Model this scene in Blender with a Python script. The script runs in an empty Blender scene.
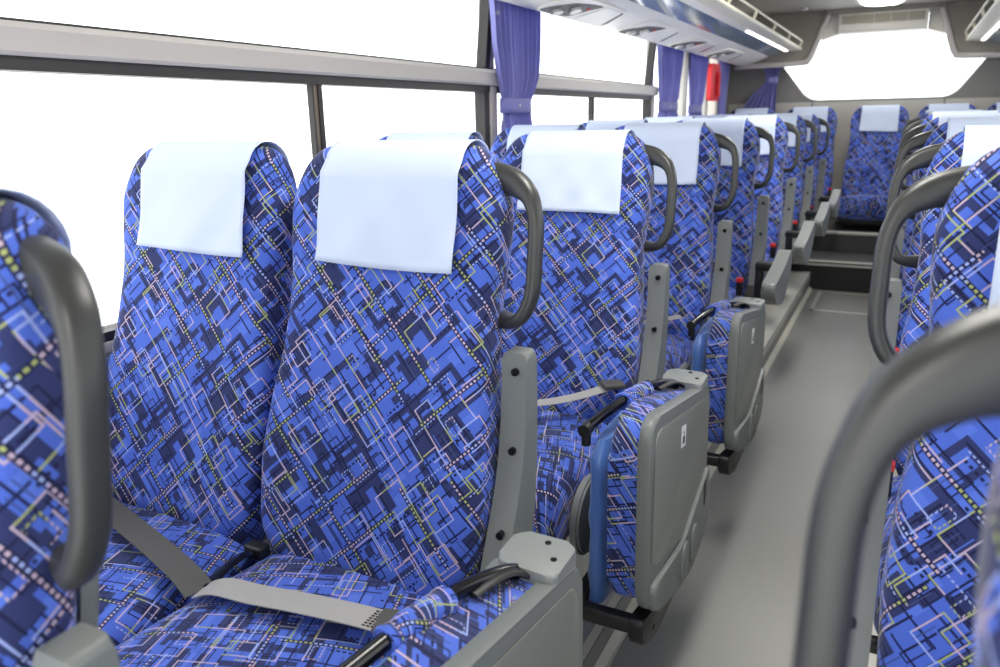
import bpy, bmesh, math, random
from mathutils import Vector, Matrix
random.seed(7)
R = math.radians
C = bpy.context.scene.collection
scene = bpy.context.scene

# ------------------------------------------------------------------ camera, sky, exposure
cam_data = bpy.data.cameras.new('camera'); cam = bpy.data.objects.new('camera', cam_data); C.objects.link(cam)
cam_data.sensor_width = 36.0; cam_data.lens = 767.3 / 1000 * 36.0
cam_data.clip_start = 0.02; cam_data.clip_end = 200
right = Vector((0.89030639, 0.45495426, -0.01926544))
down = Vector((0.10537024, -0.2469911, -0.96327177))
fwd = Vector((-0.44300299, 0.85557701, -0.26783639))
m = Matrix.Identity(3)
m.col[0] = right; m.col[1] = -down; m.col[2] = -fwd
cam.matrix_world = m.to_4x4()
cam_data.dof.use_dof = True; cam_data.dof.focus_distance = 1.45; cam_data.dof.aperture_fstop = 5.0
scene.camera = cam

world = bpy.data.worlds.new('daylight'); scene.world = world; world.use_nodes = True
world.node_tree.nodes['Background'].inputs['Color'].default_value = (0.97, 0.985, 1.0, 1)
world.node_tree.nodes['Background'].inputs['Strength'].default_value = 3.0
scene.view_settings.view_transform = 'Standard'; scene.view_settings.look = 'None'
scene.view_settings.exposure = 0.12; scene.view_settings.gamma = 1.0
scene.view_settings.use_curve_mapping = False

# ------------------------------------------------------------------ materials
def lin(c):
    return tuple(((v / 255) / 12.92 if v <= 10 else ((v / 255 + 0.055) / 1.055) ** 2.4) for v in c) + (1,)

def mat(name, rgb, rough=0.6, metal=0.0, bump=0.0, bscale=400, spec=0.5, sheen=0.0, emit=None, estr=0, vary=0.0, vscale=6):
    mt = bpy.data.materials.new(name); mt.use_nodes = True
    nt = mt.node_tree; b = nt.nodes['Principled BSDF']
    b.inputs['Base Color'].default_value = lin(rgb); b.inputs['Roughness'].default_value = rough
    b.inputs['Metallic'].default_value = metal; b.inputs['Specular IOR Level'].default_value = spec
    b.inputs['Sheen Weight'].default_value = sheen
    tc = nt.nodes.new('ShaderNodeTexCoord')
    if vary:
        n = nt.nodes.new('ShaderNodeTexNoise'); n.inputs['Scale'].default_value = vscale; n.inputs['Detail'].default_value = 5
        nt.links.new(tc.outputs['Object'], n.inputs['Vector'])
        mx = nt.nodes.new('ShaderNodeMixRGB'); mx.blend_type = 'MULTIPLY'
        mx.inputs['Fac'].default_value = vary; mx.inputs[1].default_value = lin(rgb)
        nt.links.new(n.outputs['Color'], mx.inputs[2])
        rp = nt.nodes.new('ShaderNodeMapRange'); rp.inputs['To Min'].default_value = 1 - vary; rp.inputs['To Max'].default_value = 1 + vary * .3
        nt.links.new(n.outputs['Fac'], rp.inputs['Value'])
        vm = nt.nodes.new('ShaderNodeVectorMath'); vm.operation = 'SCALE'
        vm.inputs[0].default_value = lin(rgb)[:3]; nt.links.new(rp.outputs[0], vm.inputs['Scale'])
        nt.links.new(vm.outputs[0], b.inputs['Base Color']); nt.nodes.remove(mx)
    if bump:
        n = nt.nodes.new('ShaderNodeTexNoise'); n.inputs['Scale'].default_value = bscale; n.inputs['Detail'].default_value = 3
        nt.links.new(tc.outputs['Object'], n.inputs['Vector'])
        bp = nt.nodes.new('ShaderNodeBump'); bp.inputs['Strength'].default_value = bump; bp.inputs['Distance'].default_value = 0.001
        nt.links.new(n.outputs['Fac'], bp.inputs['Height']); nt.links.new(bp.outputs['Normal'], b.inputs['Normal'])
    if emit:
        b.inputs['Emission Color'].default_value = lin(emit); b.inputs['Emission Strength'].default_value = estr
    return mt

# --- node group: broken, axis-aligned line segments on a jittered grid
def make_line_group():
    g = bpy.data.node_groups.new('line_layer', 'ShaderNodeTree')
    I = g.interface
    for n in ('U', 'V', 'Spacing', 'Width', 'Length', 'Chance', 'Seed', 'Dash'):
        I.new_socket(n, in_out='INPUT', socket_type='NodeSocketFloat')
    I.new_socket('Mask', in_out='OUTPUT', socket_type='NodeSocketFloat')
    I.new_socket('Random', in_out='OUTPUT', socket_type='NodeSocketFloat')
    gi = g.nodes.new('NodeGroupInput'); go = g.nodes.new('NodeGroupOutput')
    def M(op, a, b=None, c=None):
        n = g.nodes.new('ShaderNodeMath'); n.operation = op
        for i, v in enumerate((a, b, c)):
            if v is None: continue
            if isinstance(v, (int, float)): n.inputs[i].default_value = v
            else: g.links.new(v, n.inputs[i])
        return n.outputs[0]
    o = gi.outputs
    a = M('ADD', M('DIVIDE', o['V'], o['Spacing']), M('MULTIPLY', o['Seed'], 0.37))
    row = M('FLOOR', a); fr = M('FRACT', a)
    wn = g.nodes.new('ShaderNodeTexWhiteNoise'); wn.noise_dimensions = '1D'
    g.links.new(M('ADD', row, M('MULTIPLY', o['Seed'], 3.1)), wn.inputs['W'])
    r = wn.outputs['Value']
    cen = M('ADD', M('MULTIPLY', r, 0.5), 0.25)
    d = M('MULTIPLY', M('ABSOLUTE', M('SUBTRACT', fr, cen)), o['Spacing'])
    line = M('LESS_THAN', d, M('MULTIPLY', o['Width'], 0.5))
    b = M('ADD', M('DIVIDE', o['U'], o['Length']), M('MULTIPLY', r, 7.3))
    col = M('FLOOR', b)
    cx = g.nodes.new('ShaderNodeCombineXYZ'); g.links.new(col, cx.inputs[0]); g.links.new(row, cx.inputs[1]); g.links.new(o['Seed'], cx.inputs[2])
    w2 = g.nodes.new('ShaderNodeTexWhiteNoise'); w2.noise_dimensions = '3D'; g.links.new(cx.outputs[0], w2.inputs['Vector'])
    on = M('LESS_THAN', w2.outputs['Value'], o['Chance'])
    dsh = M('LESS_THAN', M('FRACT', M('DIVIDE', o['U'], M('MAXIMUM', o['Dash'], 0.0005))), 0.6)
    nod = M('LESS_THAN', o['Dash'], 0.0005)
    mask = M('MULTIPLY', M('MULTIPLY', line, on), M('MAXIMUM', dsh, nod))
    g.links.new(mask, go.inputs['Mask'])
    sp = g.nodes.new('ShaderNodeSeparateColor'); g.links.new(w2.outputs['Color'], sp.inputs[0])
    g.links.new(sp.outputs[1], go.inputs['Random'])
    return g
LG = make_line_group()

def make_rect_group():
    g = bpy.data.node_groups.new('rect_layer', 'ShaderNodeTree')
    I = g.interface
    for n in ('U', 'V', 'CellU', 'CellV', 'Width', 'Chance', 'Seed', 'Dash'):
        I.new_socket(n, in_out='INPUT', socket_type='NodeSocketFloat')
    for n in ('Edge', 'Fill'): I.new_socket(n, in_out='OUTPUT', socket_type='NodeSocketFloat')
    gi = g.nodes.new('NodeGroupInput'); go = g.nodes.new('NodeGroupOutput')
    def M(op, a, b=None):
        n = g.nodes.new('ShaderNodeMath'); n.operation = op
        for i, v in enumerate((a, b)):
            if v is None: continue
            if isinstance(v, (int, float)): n.inputs[i].default_value = v
            else: g.links.new(v, n.inputs[i])
        return n.outputs[0]
    o = gi.outputs
    b = M('ADD', M('DIVIDE', o['V'], o['CellV']), M('MULTIPLY', o['Seed'], 0.29)); row = M('FLOOR', b); fb = M('FRACT', b)
    a = M('ADD', M('DIVIDE', o['U'], o['CellU']), M('MULTIPLY', row, 0.381)); col = M('FLOOR', a); fa = M('FRACT', a)
    cx = g.nodes.new('ShaderNodeCombineXYZ'); g.links.new(col, cx.inputs[0]); g.links.new(row, cx.inputs[1]); g.links.new(o['Seed'], cx.inputs[2])
    w = g.nodes.new('ShaderNodeTexWhiteNoise'); w.noise_dimensions = '3D'; g.links.new(cx.outputs[0], w.inputs['Vector'])
    sp = g.nodes.new('ShaderNodeSeparateColor'); g.links.new(w.outputs['Color'], sp.inputs[0])
    ha = M('MULTIPLY', M('ADD', M('MULTIPLY', sp.outputs[0], 0.30), 0.19), o['CellU'])
    hb = M('MULTIPLY', M('ADD', M('MULTIPLY', sp.outputs[1], 0.30), 0.19), o['CellV'])
    da = M('SUBTRACT', M('MULTIPLY', M('ABSOLUTE', M('SUBTRACT', fa, 0.5)), o['CellU']), ha)
    db = M('SUBTRACT', M('MULTIPLY', M('ABSOLUTE', M('SUBTRACT', fb, 0.5)), o['CellV']), hb)
    d = M('MAXIMUM', da, db)
    on = M('LESS_THAN', w.outputs['Value'], o['Chance'])
    fill = M('MULTIPLY', on, M('LESS_THAN', d, 0.0))
    edge = M('MULTIPLY', fill, M('GREATER_THAN', d, M('MULTIPLY', o['Width'], -1.0)))
    # drop one or two sides so that corners stay open
    cut = M('LESS_THAN', M('ADD', M('MULTIPLY', fa, M('SUBTRACT', sp.outputs[2], 0.35)), M('MULTIPLY', fb, M('SUBTRACT', sp.outputs[0], 0.35))), 0.30)
    edge = M('MULTIPLY', edge, cut)
    t = M('ADD', o['U'], o['V'])
    dsh = M('LESS_THAN', M('FRACT', M('DIVIDE', t, M('MAXIMUM', o['Dash'], 0.0005))), 0.6)
    edge = M('MULTIPLY', edge, M('MAXIMUM', dsh, M('LESS_THAN', o['Dash'], 0.0005)))
    g.links.new(edge, go.inputs['Edge']); g.links.new(fill, go.inputs['Fill'])
    return g
RG = make_rect_group()

def fabric(name, rot, scale=1.0, off=(0, 0)):
    mt = bpy.data.materials.new(name); mt.use_nodes = True
    nt = mt.node_tree; P = nt.nodes['Principled BSDF']; N = nt.nodes; L = nt.links
    uv = N.new('ShaderNodeUVMap'); uv.uv_map = 'UVMap'
    mp = N.new('ShaderNodeMapping'); mp.inputs['Rotation'].default_value = (0, 0, R(rot)); mp.inputs['Scale'].default_value = (scale,) * 3
    mp.inputs['Location'].default_value = (3.17 + off[0], 2.31 + off[1], 0)
    L.new(uv.outputs[0], mp.inputs[0])
    sx = N.new('ShaderNodeSeparateXYZ'); L.new(mp.outputs[0], sx.inputs[0])
    U, V = sx.outputs[0], sx.outputs[1]
    def lay(swap, sp, wd, ln, ch, seed, dash=0):
        n = N.new('ShaderNodeGroup'); n.node_tree = LG
        L.new(V if swap else U, n.inputs['U']); L.new(U if swap else V, n.inputs['V'])
        for k, v in (('Spacing', sp), ('Width', wd), ('Length', ln), ('Chance', ch), ('Seed', seed), ('Dash', dash)): n.inputs[k].default_value = v
        return n.outputs['Mask']
    def rec(cu, cv, wd, ch, seed, dash=0, fill=False):
        n = N.new('ShaderNodeGroup'); n.node_tree = RG; L.new(U, n.inputs['U']); L.new(V, n.inputs['V'])
        for k, v in (('CellU', cu), ('CellV', cv), ('Width', wd), ('Chance', ch), ('Seed', seed), ('Dash', dash)): n.inputs[k].default_value = v
        return n.outputs['Fill' if fill else 'Edge']
    cur = None
    def over(fac, col):
        nonlocal cur
        n = N.new('ShaderNodeMixRGB')
        L.new(fac, n.inputs[0]); L.new(cur, n.inputs[1])
        if isinstance(col, tuple): n.inputs[2].default_value = col
        else: L.new(col, n.inputs[2])
        cur = n.outputs[0]
    BL = lin((74, 102, 198)); LB = lin((84, 113, 208)); NV = lin((44, 52, 98)); BK = lin((24, 28, 66))
    PK = lin((186, 166, 186)); YL = lin((160, 168, 108)); PB = lin((150, 165, 220)); GR = lin((60, 74, 120))
    # thread colour changes along the yarn
    ad = N.new('ShaderNodeMath'); ad.operation = 'ADD'; L.new(U, ad.inputs[0]); L.new(V, ad.inputs[1])
    sc = N.new('ShaderNodeVectorMath'); sc.operation = 'SCALE'; sc.inputs['Scale'].default_value = 55; L.new(mp.outputs[0], sc.inputs[0])
    fl = N.new('ShaderNodeVectorMath'); fl.operation = 'FLOOR'; L.new(sc.outputs[0], fl.inputs[0])
    wn = N.new('ShaderNodeTexWhiteNoise'); wn.noise_dimensions = '3D'; L.new(fl.outputs[0], wn.inputs['Vector'])
    cr = N.new('ShaderNodeValToRGB'); cr.color_ramp.interpolation = 'CONSTANT'; e = cr.color_ramp.elements
    e[0].position = 0; e[0].color = PK; e[1].position = .50; e[1].color = YL; x = e.new(.78); x.color = PB; L.new(wn.outputs['Value'], cr.inputs[0])
    YARN = cr.outputs[0]
    rg = N.new('ShaderNodeRGB'); rg.outputs[0].default_value = BL; cur = rg.outputs[0]
    over(rec(.052, .041, .01, .5, 1, fill=True), LB)
    over(rec(.075, .052, .01, .42, 2, fill=True), NV)
    over(rec(.047, .088, .01, .34, 3, fill=True), NV)
    over(rec(.105, .082, .0095, .60, 4), NV)
    over(rec(.066, .050, .01, .42, 5, fill=True), BL)
    over(rec(.030, .044, .01, .14, 6, fill=True), NV)
    over(lay(0, .066, .011, .060, .30, 7), NV)
    over(lay(1, .027, .0026, .042, .50, 8), BK)
    over(lay(0, .025, .0026, .038, .50, 9), BK)
    over(rec(.043, .033, .0020, .42, 10), BK)
    over(rec(.028, .050, .0018, .28, 11), BK)
    over(lay(0, .034, .0034, .034, .22, 12, .0080), BK)
    over(lay(1, .013, .0013, .028, .20, 13), GR)
    over(rec(.062, .078, .0020, .52, 14), YARN)
    over(rec(.088, .057, .0020, .56, 15), YARN)
    over(rec(.036, .046, .0018, .18, 16, .0062), YARN)
    over(lay(1, .040, .0020, .075, .34, 17), YARN)
    over(lay(0, .075, .0062, .120, .40, 18), BK)
    over(lay(0, .075, .0032, .120, .40, 18, .0068), YARN)
    over(lay(1, .070, .0062, .140, .50, 19), BK)
    over(lay(1, .070, .0032, .140, .50, 19, .0068), YARN)
    over(lay(0, .052, .0020, .045, .22, 20, .0065), PB)
    L.new(cur, P.inputs['Base Color'])
    P.inputs['Roughness'].default_value = .85; P.inputs['Specular IOR Level'].default_value = .25
    P.inputs['Sheen Weight'].default_value = .15; P.inputs['Sheen Roughness'].default_value = .4
    n = N.new('ShaderNodeTexNoise'); n.inputs['Scale'].default_value = 900; tc = N.new('ShaderNodeTexCoord'); L.new(tc.outputs['Object'], n.inputs['Vector'])
    bp = N.new('ShaderNodeBump'); bp.inputs['Strength'].default_value = .25; bp.inputs['Distance'].default_value = .0008
    L.new(n.outputs[0], bp.inputs['Height']); L.new(bp.outputs[0], P.inputs['Normal'])
    return mt

FAB_BACK = fabric('patterned_moquette_diagonal', 44, .92)
FAB_SEAT = fabric('patterned_moquette_straight', 20, .93, off=(.4, .2))
GREY = mat('grey_plastic', (110, 114, 112), .45, bump=.12, bscale=900)
GREY_L = mat('pale_grey_plastic', (128, 132, 130), .42, bump=.12, bscale=900)
GREY_W = mat('sage_grey_plastic', (122, 124, 118), .42, bump=.1, bscale=900)
HAND = mat('charcoal_soft_plastic', (50, 51, 50), .36, bump=.2, bscale=1200)
BLACK = mat('black_plastic', (20, 20, 22), .45)
BLKGL = mat('glossy_black_metal', (14, 14, 16), .18)
SCREW = mat('dark_screw_metal', (34, 34, 36), .35, metal=.7)
SATIN = mat('blue_satin', (70, 108, 176), .38, bump=.4, bscale=35, sheen=.2)
CLOTH = mat('white_cotton', (200, 211, 233), .9, bump=.25, bscale=600, spec=.2)
BELTM = mat('grey_belt_webbing', (160, 158, 154), .6, bump=.5, bscale=700)
BELTD = mat('dark_grey_belt_webbing', (76, 74, 71), .6, bump=.5, bscale=700)
RED = mat('red_plastic', (225, 40, 40), .4)
REDH = mat('red_painted_plastic', (222, 38, 44), .4)
WHITE = mat('white_sticker', (238, 238, 236), .5)
FLOORM = mat('grey_vinyl_floor', (142, 142, 138), .36, bump=.15, bscale=500, vary=.10, vscale=2.2)
PLATM = mat('cream_vinyl_floor', (210, 208, 194), .5, vary=.08)
DARKV = mat('dark_grey_vinyl', (78, 78, 78), .5, vary=.1)
RISER = mat('black_rubber_riser', (26, 26, 27), .5)
ALU = mat('brushed_aluminium', (206, 205, 198), .35, metal=.1)
RAIL = mat('beige_rail_plastic', (176, 170, 166), .38)
WPLAS = mat('dark_window_frame', (36, 32, 32), .45)
BRONZE = mat('bronze_anodised_frame', (120, 108, 94), .4, metal=.3)
WALLG = mat('grey_wall_panel', (128, 126, 122), .6, bump=.1, bscale=300)
WALLB = mat('beige_grey_wall_panel', (190, 186, 176), .55, bump=.1, bscale=300)
CEIL = mat('grey_beige_ceiling', (176, 171, 162), .6, bump=.1, bscale=300)
DUCT = mat('grey_ceiling_duct_panel', (128, 124, 114), .6)
TRIMC = mat('cream_trim', (204, 200, 190), .45)
RACKM = mat('pale_rack_plastic', (234, 231, 225), .3)
RACKC = mat('cream_rack_rail', (214, 208, 190), .4)
RACKB = mat('glossy_blue_green_panel', (122, 140, 158), .08, spec=.8)
SILV = mat('silver_nozzle', (206, 205, 202), .28, metal=.3)
CURT = mat('purple_blue_curtain', (112, 112, 196), .6, sheen=.3)
LAMP_FILL = mat('added_fill_lens', (255, 255, 250), .5, emit=(255, 252, 244), estr=27)  # glow of the unseen lamps added to brighten the interior
LAMPR = mat('rear_lamp_lens', (255, 255, 250), .5, emit=(255, 252, 244), estr=10)
GLOW = mat('strip_glow', (255, 255, 250), .5, emit=(255, 250, 238), estr=5)  # emissive, makes the bright line under the rack ends

# curtain print: small pale rhombic motifs
def curtain_print(mt):
    nt = mt.node_tree; P = nt.nodes['Principled BSDF']; N = nt.nodes; L = nt.links
    uv = N.new('ShaderNodeUVMap'); uv.uv_map = 'UVMap'
    vo = N.new('ShaderNodeTexVoronoi'); vo.distance = 'MANHATTAN'; vo.inputs['Scale'].default_value = 14; vo.inputs['Randomness'].default_value = .7
    L.new(uv.outputs[0], vo.inputs['Vector'])
    lt = N.new('ShaderNodeMath'); lt.operation = 'LESS_THAN'; lt.inputs[1].default_value = .13; L.new(vo.outputs['Distance'], lt.inputs[0])
    mx = N.new('ShaderNodeMixRGB'); L.new(lt.outputs[0], mx.inputs[0]); mx.inputs[1].default_value = lin((136, 136, 204)); mx.inputs[2].default_value = lin((190, 188, 208))
    L.new(mx.outputs[0], P.inputs['Base Color'])
    # light passes through the thin cloth
    tr = N.new('ShaderNodeBsdfTranslucent'); L.new(mx.outputs[0], tr.inputs[0])
    ms = N.new('ShaderNodeMixShader'); ms.inputs[0].default_value = .3
    L.new(P.outputs[0], ms.inputs[1]); L.new(tr.outputs[0], ms.inputs[2])
    L.new(ms.outputs[0], N['Material Output'].inputs['Surface'])
curtain_print(CURT)

def glass_mat():
    mt = bpy.data.materials.new('window_glass'); mt.use_nodes = True
    nt = mt.node_tree; N = nt.nodes; L = nt.links; N.remove(N['Principled BSDF'])
    t = N.new('ShaderNodeBsdfTransparent'); t.inputs[0].default_value = (.97, .98, .975, 1)
    g = N.new('ShaderNodeBsdfGlossy'); g.inputs['Roughness'].default_value = .02
    fr = N.new('ShaderNodeMixShader'); fr.inputs[0].default_value = .05
    L.new(t.outputs[0], fr.inputs[1]); L.new(g.outputs[0], fr.inputs[2]); L.new(fr.outputs[0], N['Material Output'].inputs['Surface'])
    return mt
GLASS = glass_mat()

# ------------------------------------------------------------------ mesh helpers
def obj(name, bm, m, parent=None, smooth=True, loc=None, bevel=0, solid=0, ms=None):
    bmesh.ops.recalc_face_normals(bm, faces=bm.faces[:])
    me = bpy.data.meshes.new(name); bm.to_mesh(me); bm.free()
    for x in ([m] if not isinstance(m, (list, tuple)) else m): me.materials.append(x)
    if smooth:
        me.polygons.foreach_set('use_smooth', [True] * len(me.polygons))
        try: me.set_sharp_from_angle(angle=R(38))
        except Exception: pass
    o = bpy.data.objects.new(name, me); C.objects.link(o)
    if parent: o.parent = parent
    if loc: o.location = loc
    if solid:
        md = o.modifiers.new('solid', 'SOLIDIFY'); md.thickness = solid; md.offset = 0
    return o
def empty(name, loc=(0, 0, 0), label=None, cat=None, group=None):
    o = bpy.data.objects.new(name, None); C.objects.link(o); o.location = loc; o.empty_display_size = .05
    tag(o, label, cat, group); return o
def tag(o, label=None, cat=None, group=None, kind=None):
    if label: o['label'] = label
    if cat: o['category'] = cat
    if group: o['group'] = group
    if kind: o['kind'] = kind
    return o
def struct(name, bm, m, parent=None, **k):
    o = obj(name, bm, m, parent, **k)
    if not parent: o['kind'] = 'structure'
    return o

def add_box(bm, x0, x1, y0, y1, z0, z1, r=0.0, seg=3, mi=0):
    r0 = bmesh.ops.create_cube(bm, size=1)
    vs = r0['verts']
    for v in vs:
        v.co = Vector(((x0 + x1) / 2 + v.co.x * (x1 - x0), (y0 + y1) / 2 + v.co.y * (y1 - y0), (z0 + z1) / 2 + v.co.z * (z1 - z0)))
    fs = set(f for v in vs for f in v.link_faces)
    for f in fs: f.material_index = mi
    if r > 0:
        es = list(set(e for v in vs for e in v.link_edges))
        res = bmesh.ops.bevel(bm, geom=es, offset=r, segments=seg, affect='EDGES', profile=.5)
        for f in res['faces']: f.material_index = mi
    return bm
def box(*a, **k):
    return add_box(bmesh.new(), *a, **k)

def add_prism(bm, poly, axis, a, b, r=0.0, seg=3):
    """extrude a 2-D polygon along an axis. axis 'x': poly=(y,z); 'y': poly=(x,z); 'z': poly=(x,y)"""
    def P(p, t):
        return {'x': (t, p[0], p[1]), 'y': (p[0], t, p[1]), 'z': (p[0], p[1], t)}[axis]
    v0 = [bm.verts.new(P(p, a)) for p in poly]; v1 = [bm.verts.new(P(p, b)) for p in poly]
    n = len(poly)
    f0 = bm.faces.new(v0); f1 = bm.faces.new(v1[::-1])
    for i in range(n): bm.faces.new((v0[i], v1[i], v1[(i + 1) % n], v0[(i + 1) % n]))
    if r > 0:
        es = list(f0.edges) + list(f1.edges)
        bmesh.ops.bevel(bm, geom=es, offset=r, segments=seg, affect='EDGES', profile=.5)
    return bm
def prism(*a, **k): return add_prism(bmesh.new(), *a, **k)

def round_poly(pts, r, n=5):
    """round the corners of a polygon; r scalar or list"""
    out = []
    N = len(pts)
    for i in range(N):
        p = Vector(pts[i]); a = Vector(pts[i - 1]); b = Vector(pts[(i + 1) % N])
        rr = r[i] if isinstance(r, (list, tuple)) else r
        if rr <= 0: out.append(tuple(p)); continue
        da = (a - p); db = (b - p)
        t = min(rr, da.length * .49, db.length * .49)
        pa = p + da.normalized() * t; pb = p + db.normalized() * t
        for k in range(n + 1):
            u = k / n
            q = pa * (1 - u) ** 2 + p * 2 * u * (1 - u) + pb * u * u
            out.append((q.x, q.y))
    return out

def catmull(pts, per=8):
    """pts: list of tuples (any dim) -> smooth resample"""
    P = [Vector(p) if len(p) <= 4 else p for p in pts]; out = []
    n = len(P)
    for i in range(n - 1):
        p0 = P[max(i - 1, 0)]; p1 = P[i]; p2 = P[i + 1]; p3 = P[min(i + 2, n - 1)]
        for k in range(per):
            t = k / per
            out.append(0.5 * ((2 * p1) + (p2 - p0) * t + (2 * p0 - 5 * p1 + 4 * p2 - p3) * t * t + (3 * p1 - p0 - 3 * p2 + p3) * t ** 3))
    out.append(P[-1].copy()); return out

def add_tube(bm, path, radii, n=14, up=(0, 0, 1), cap=True, ex=2.0):
    """path list of Vector; radii list of (ra, rb) or scalar: ra along side axis, rb along the up-ish axis"""
    rings = []; up = Vector(up); prev = None
    for i, p in enumerate(path):
        p = Vector(p)
        d = (Vector(path[min(i + 1, len(path) - 1)]) - Vector(path[max(i - 1, 0)])).normalized()
        a = d.cross(up)
        if a.length < 1e-4: a = prev or Vector((1, 0, 0))
        a.normalize()
        b = a.cross(d).normalized(); prev = a
        r = radii[i] if isinstance(radii, (list, tuple)) else radii
        ra, rb = r if isinstance(r, (list, tuple)) else (r, r)
        ring = []
        for k in range(n):
            t = 2 * math.pi * k / n; c, s = math.cos(t), math.sin(t)
            x = math.copysign(abs(c) ** (2 / ex), c) * ra; y = math.copysign(abs(s) ** (2 / ex), s) * rb
            ring.append(bm.verts.new(p + a * x + b * y))
        rings.append(ring)
    for i in range(len(rings) - 1):
        for k in range(n):
            bm.faces.new((rings[i][k], rings[i][(k + 1) % n], rings[i + 1][(k + 1) % n], rings[i + 1][k]))
    if cap:
        bm.faces.new(rings[0][::-1]); bm.faces.new(rings[-1])
    return bm
def tube(*a, **k): return add_tube(bmesh.new(), *a, **k)

def add_cyl(bm, c, axis, r, h, n=20, r2=None):
    mt = {'x': Matrix.Rotation(R(90), 4, 'Y'), 'y': Matrix.Rotation(R(-90), 4, 'X'), 'z': Matrix.Identity(4)}[axis]
    bmesh.ops.create_cone(bm, cap_ends=True, segments=n, radius1=r, radius2=r if r2 is None else r2, depth=h, matrix=Matrix.Translation(c) @ mt)
    return bm
def cyl(*a, **k): return add_cyl(bmesh.new(), *a, **k)

def grid_surface(fn, nu, nv, uvfn=None, closed_u=False):
    """fn(i,j)->Vector ; returns bmesh with UVs"""
    bm = bmesh.new(); uvl = bm.loops.layers.uv.new('UVMap')
    V = [[bm.verts.new(fn(i, j)) for i in range(nu)] for j in range(nv)]
    for j in range(nv - 1):
        for i in range(nu - (0 if closed_u else 1)):
            i2 = (i + 1) % nu
            f = bm.faces.new((V[j][i], V[j][i2], V[j + 1][i2], V[j + 1][i]))
            if uvfn:
                ii = i + 1
                for l, (a, b) in zip(f.loops, ((i, j), (ii, j), (ii, j + 1), (i, j + 1))):
                    l[uvl].uv = uvfn(a, b)
    return bm, V

def interp(tab, x):
    if x <= tab[0][0]: return tab[0][1]
    for (a, va), (b, vb) in zip(tab, tab[1:]):
        if x <= b:
            t = (x - a) / (b - a); t = t * t * (3 - 2 * t) * .5 + t * .5
            return va + (vb - va) * t
    return tab[-1][1]

# ------------------------------------------------------------------ seat back geometry (row-local: x = outwards from seat centre, y towards the rear, z world)
FRONT = catmull([(-.195, -.80), (-.170, -.70), (-.128, -.54), (-.082, -.38), (-.040, -.22), (-.012, -.09), (-.004, -.03)], 10)
FL = [0]
for a, b in zip(FRONT, FRONT[1:]): FL.append(FL[-1] + (b - a).length)
LEN = FL[-1]
def front_pt(s):
    for i in range(len(FL) - 1):
        if s <= FL[i + 1] or i == len(FL) - 2:
            t = (s - FL[i]) / (FL[i + 1] - FL[i]); p = FRONT[i].lerp(FRONT[i + 1], t)
            d = (FRONT[i + 1] - FRONT[i]).normalized(); break
    return p, d
WT = [(0, .150), (.05, .192), (.12, .217), (.24, .2225), (.34, .218), (.45, .206), (.54, .202), (.66, .211)]
TT = [(0, .050), (.06, .058), (.3, .060), (.55, .052), (.7, .048)]
def half_w(s):
    top = LEN - .125
    if s <= top: return interp(WT, s)
    q = min((s - top) / .125, 1.0)
    return .122 + (.211 - .122) * math.sqrt(max(0, 1 - q ** 2.2))
def half_t(s):
    t = interp(TT, s); e = LEN - .045
    if s > e: t *= math.sqrt(max(0.0, 1 - ((s - e) / .045) ** 2)) * .94 + .06
    if s < .035: t *= .45 + .55 * math.sqrt(max(0, 1 - ((.035 - s) / .035) ** 2))
    return t
def backrest_bm():
    nv = 46; nu = 56
    S = [LEN * j / (nv - 1 - 6) for j in range(nv - 7)] 
    S = [s for s in S if s < LEN - .05] + [LEN - .045 * (1 - k / 9) ** 1.6 for k in range(10)]
    nv = len(S)
    def pt(i, j):
        s = S[j]; p, d = front_pt(s); nrm = Vector((-d.y, d.x))      # (y,z) normal: points to -y (front)
        if nrm.x > 0: nrm = -nrm
        w = half_w(s); t = half_t(s); tb = interp(TT, s)
        cx = p - nrm * tb
        a = 2 * math.pi * i / nu - math.pi / 2 - 0      # start at the back centre
        c, sn = math.cos(a), math.sin(a)
        e = 3.6
        x = math.copysign(abs(c) ** (2 / e), c) * w
        n = math.copysign(abs(sn) ** (2 / e), sn) * t
        if n > 0:
            q = abs(x) / .2
            n += (.016 * q ** 3 - .006 * (1 - min(q, 1) ** 2)) * min(1, s / .1) * min(1, max(0, (LEN - .02 - s) / .08)) * (n / t)
        q2 = cx + nrm * n
        return Vector((x, q2.x, q2.y))
    P = [[pt(i, j) for i in range(nu)] for j in range(nv)]
    # perimeter uv, zero at front centre (i = nu/2)
    half = nu // 2
    UVs = []
    for j in range(nv):
        row = [0] * (nu + 1)
        for i in range(half, nu): row[i + 1] = row[i] + (P[j][(i + 1) % nu] - P[j][i]).length
        for i in range(half, 0, -1): row[i - 1] = row[i] - (P[j][i - 1] - P[j][i]).length
        UVs.append([(r, S[j]) for r in row])
    bm, V = grid_surface(lambda i, j: P[j][i], nu, nv, lambda i, j: UVs[j][i], closed_u=True)
    uvl = bm.loops.layers.uv.active
    for row in (V[0][::-1], V[-1]):
        f = bm.faces.new(row)
        for l in f.loops: l[uvl].uv = (l.vert.co.x, l.vert.co.y + LEN)
    return bm

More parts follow.
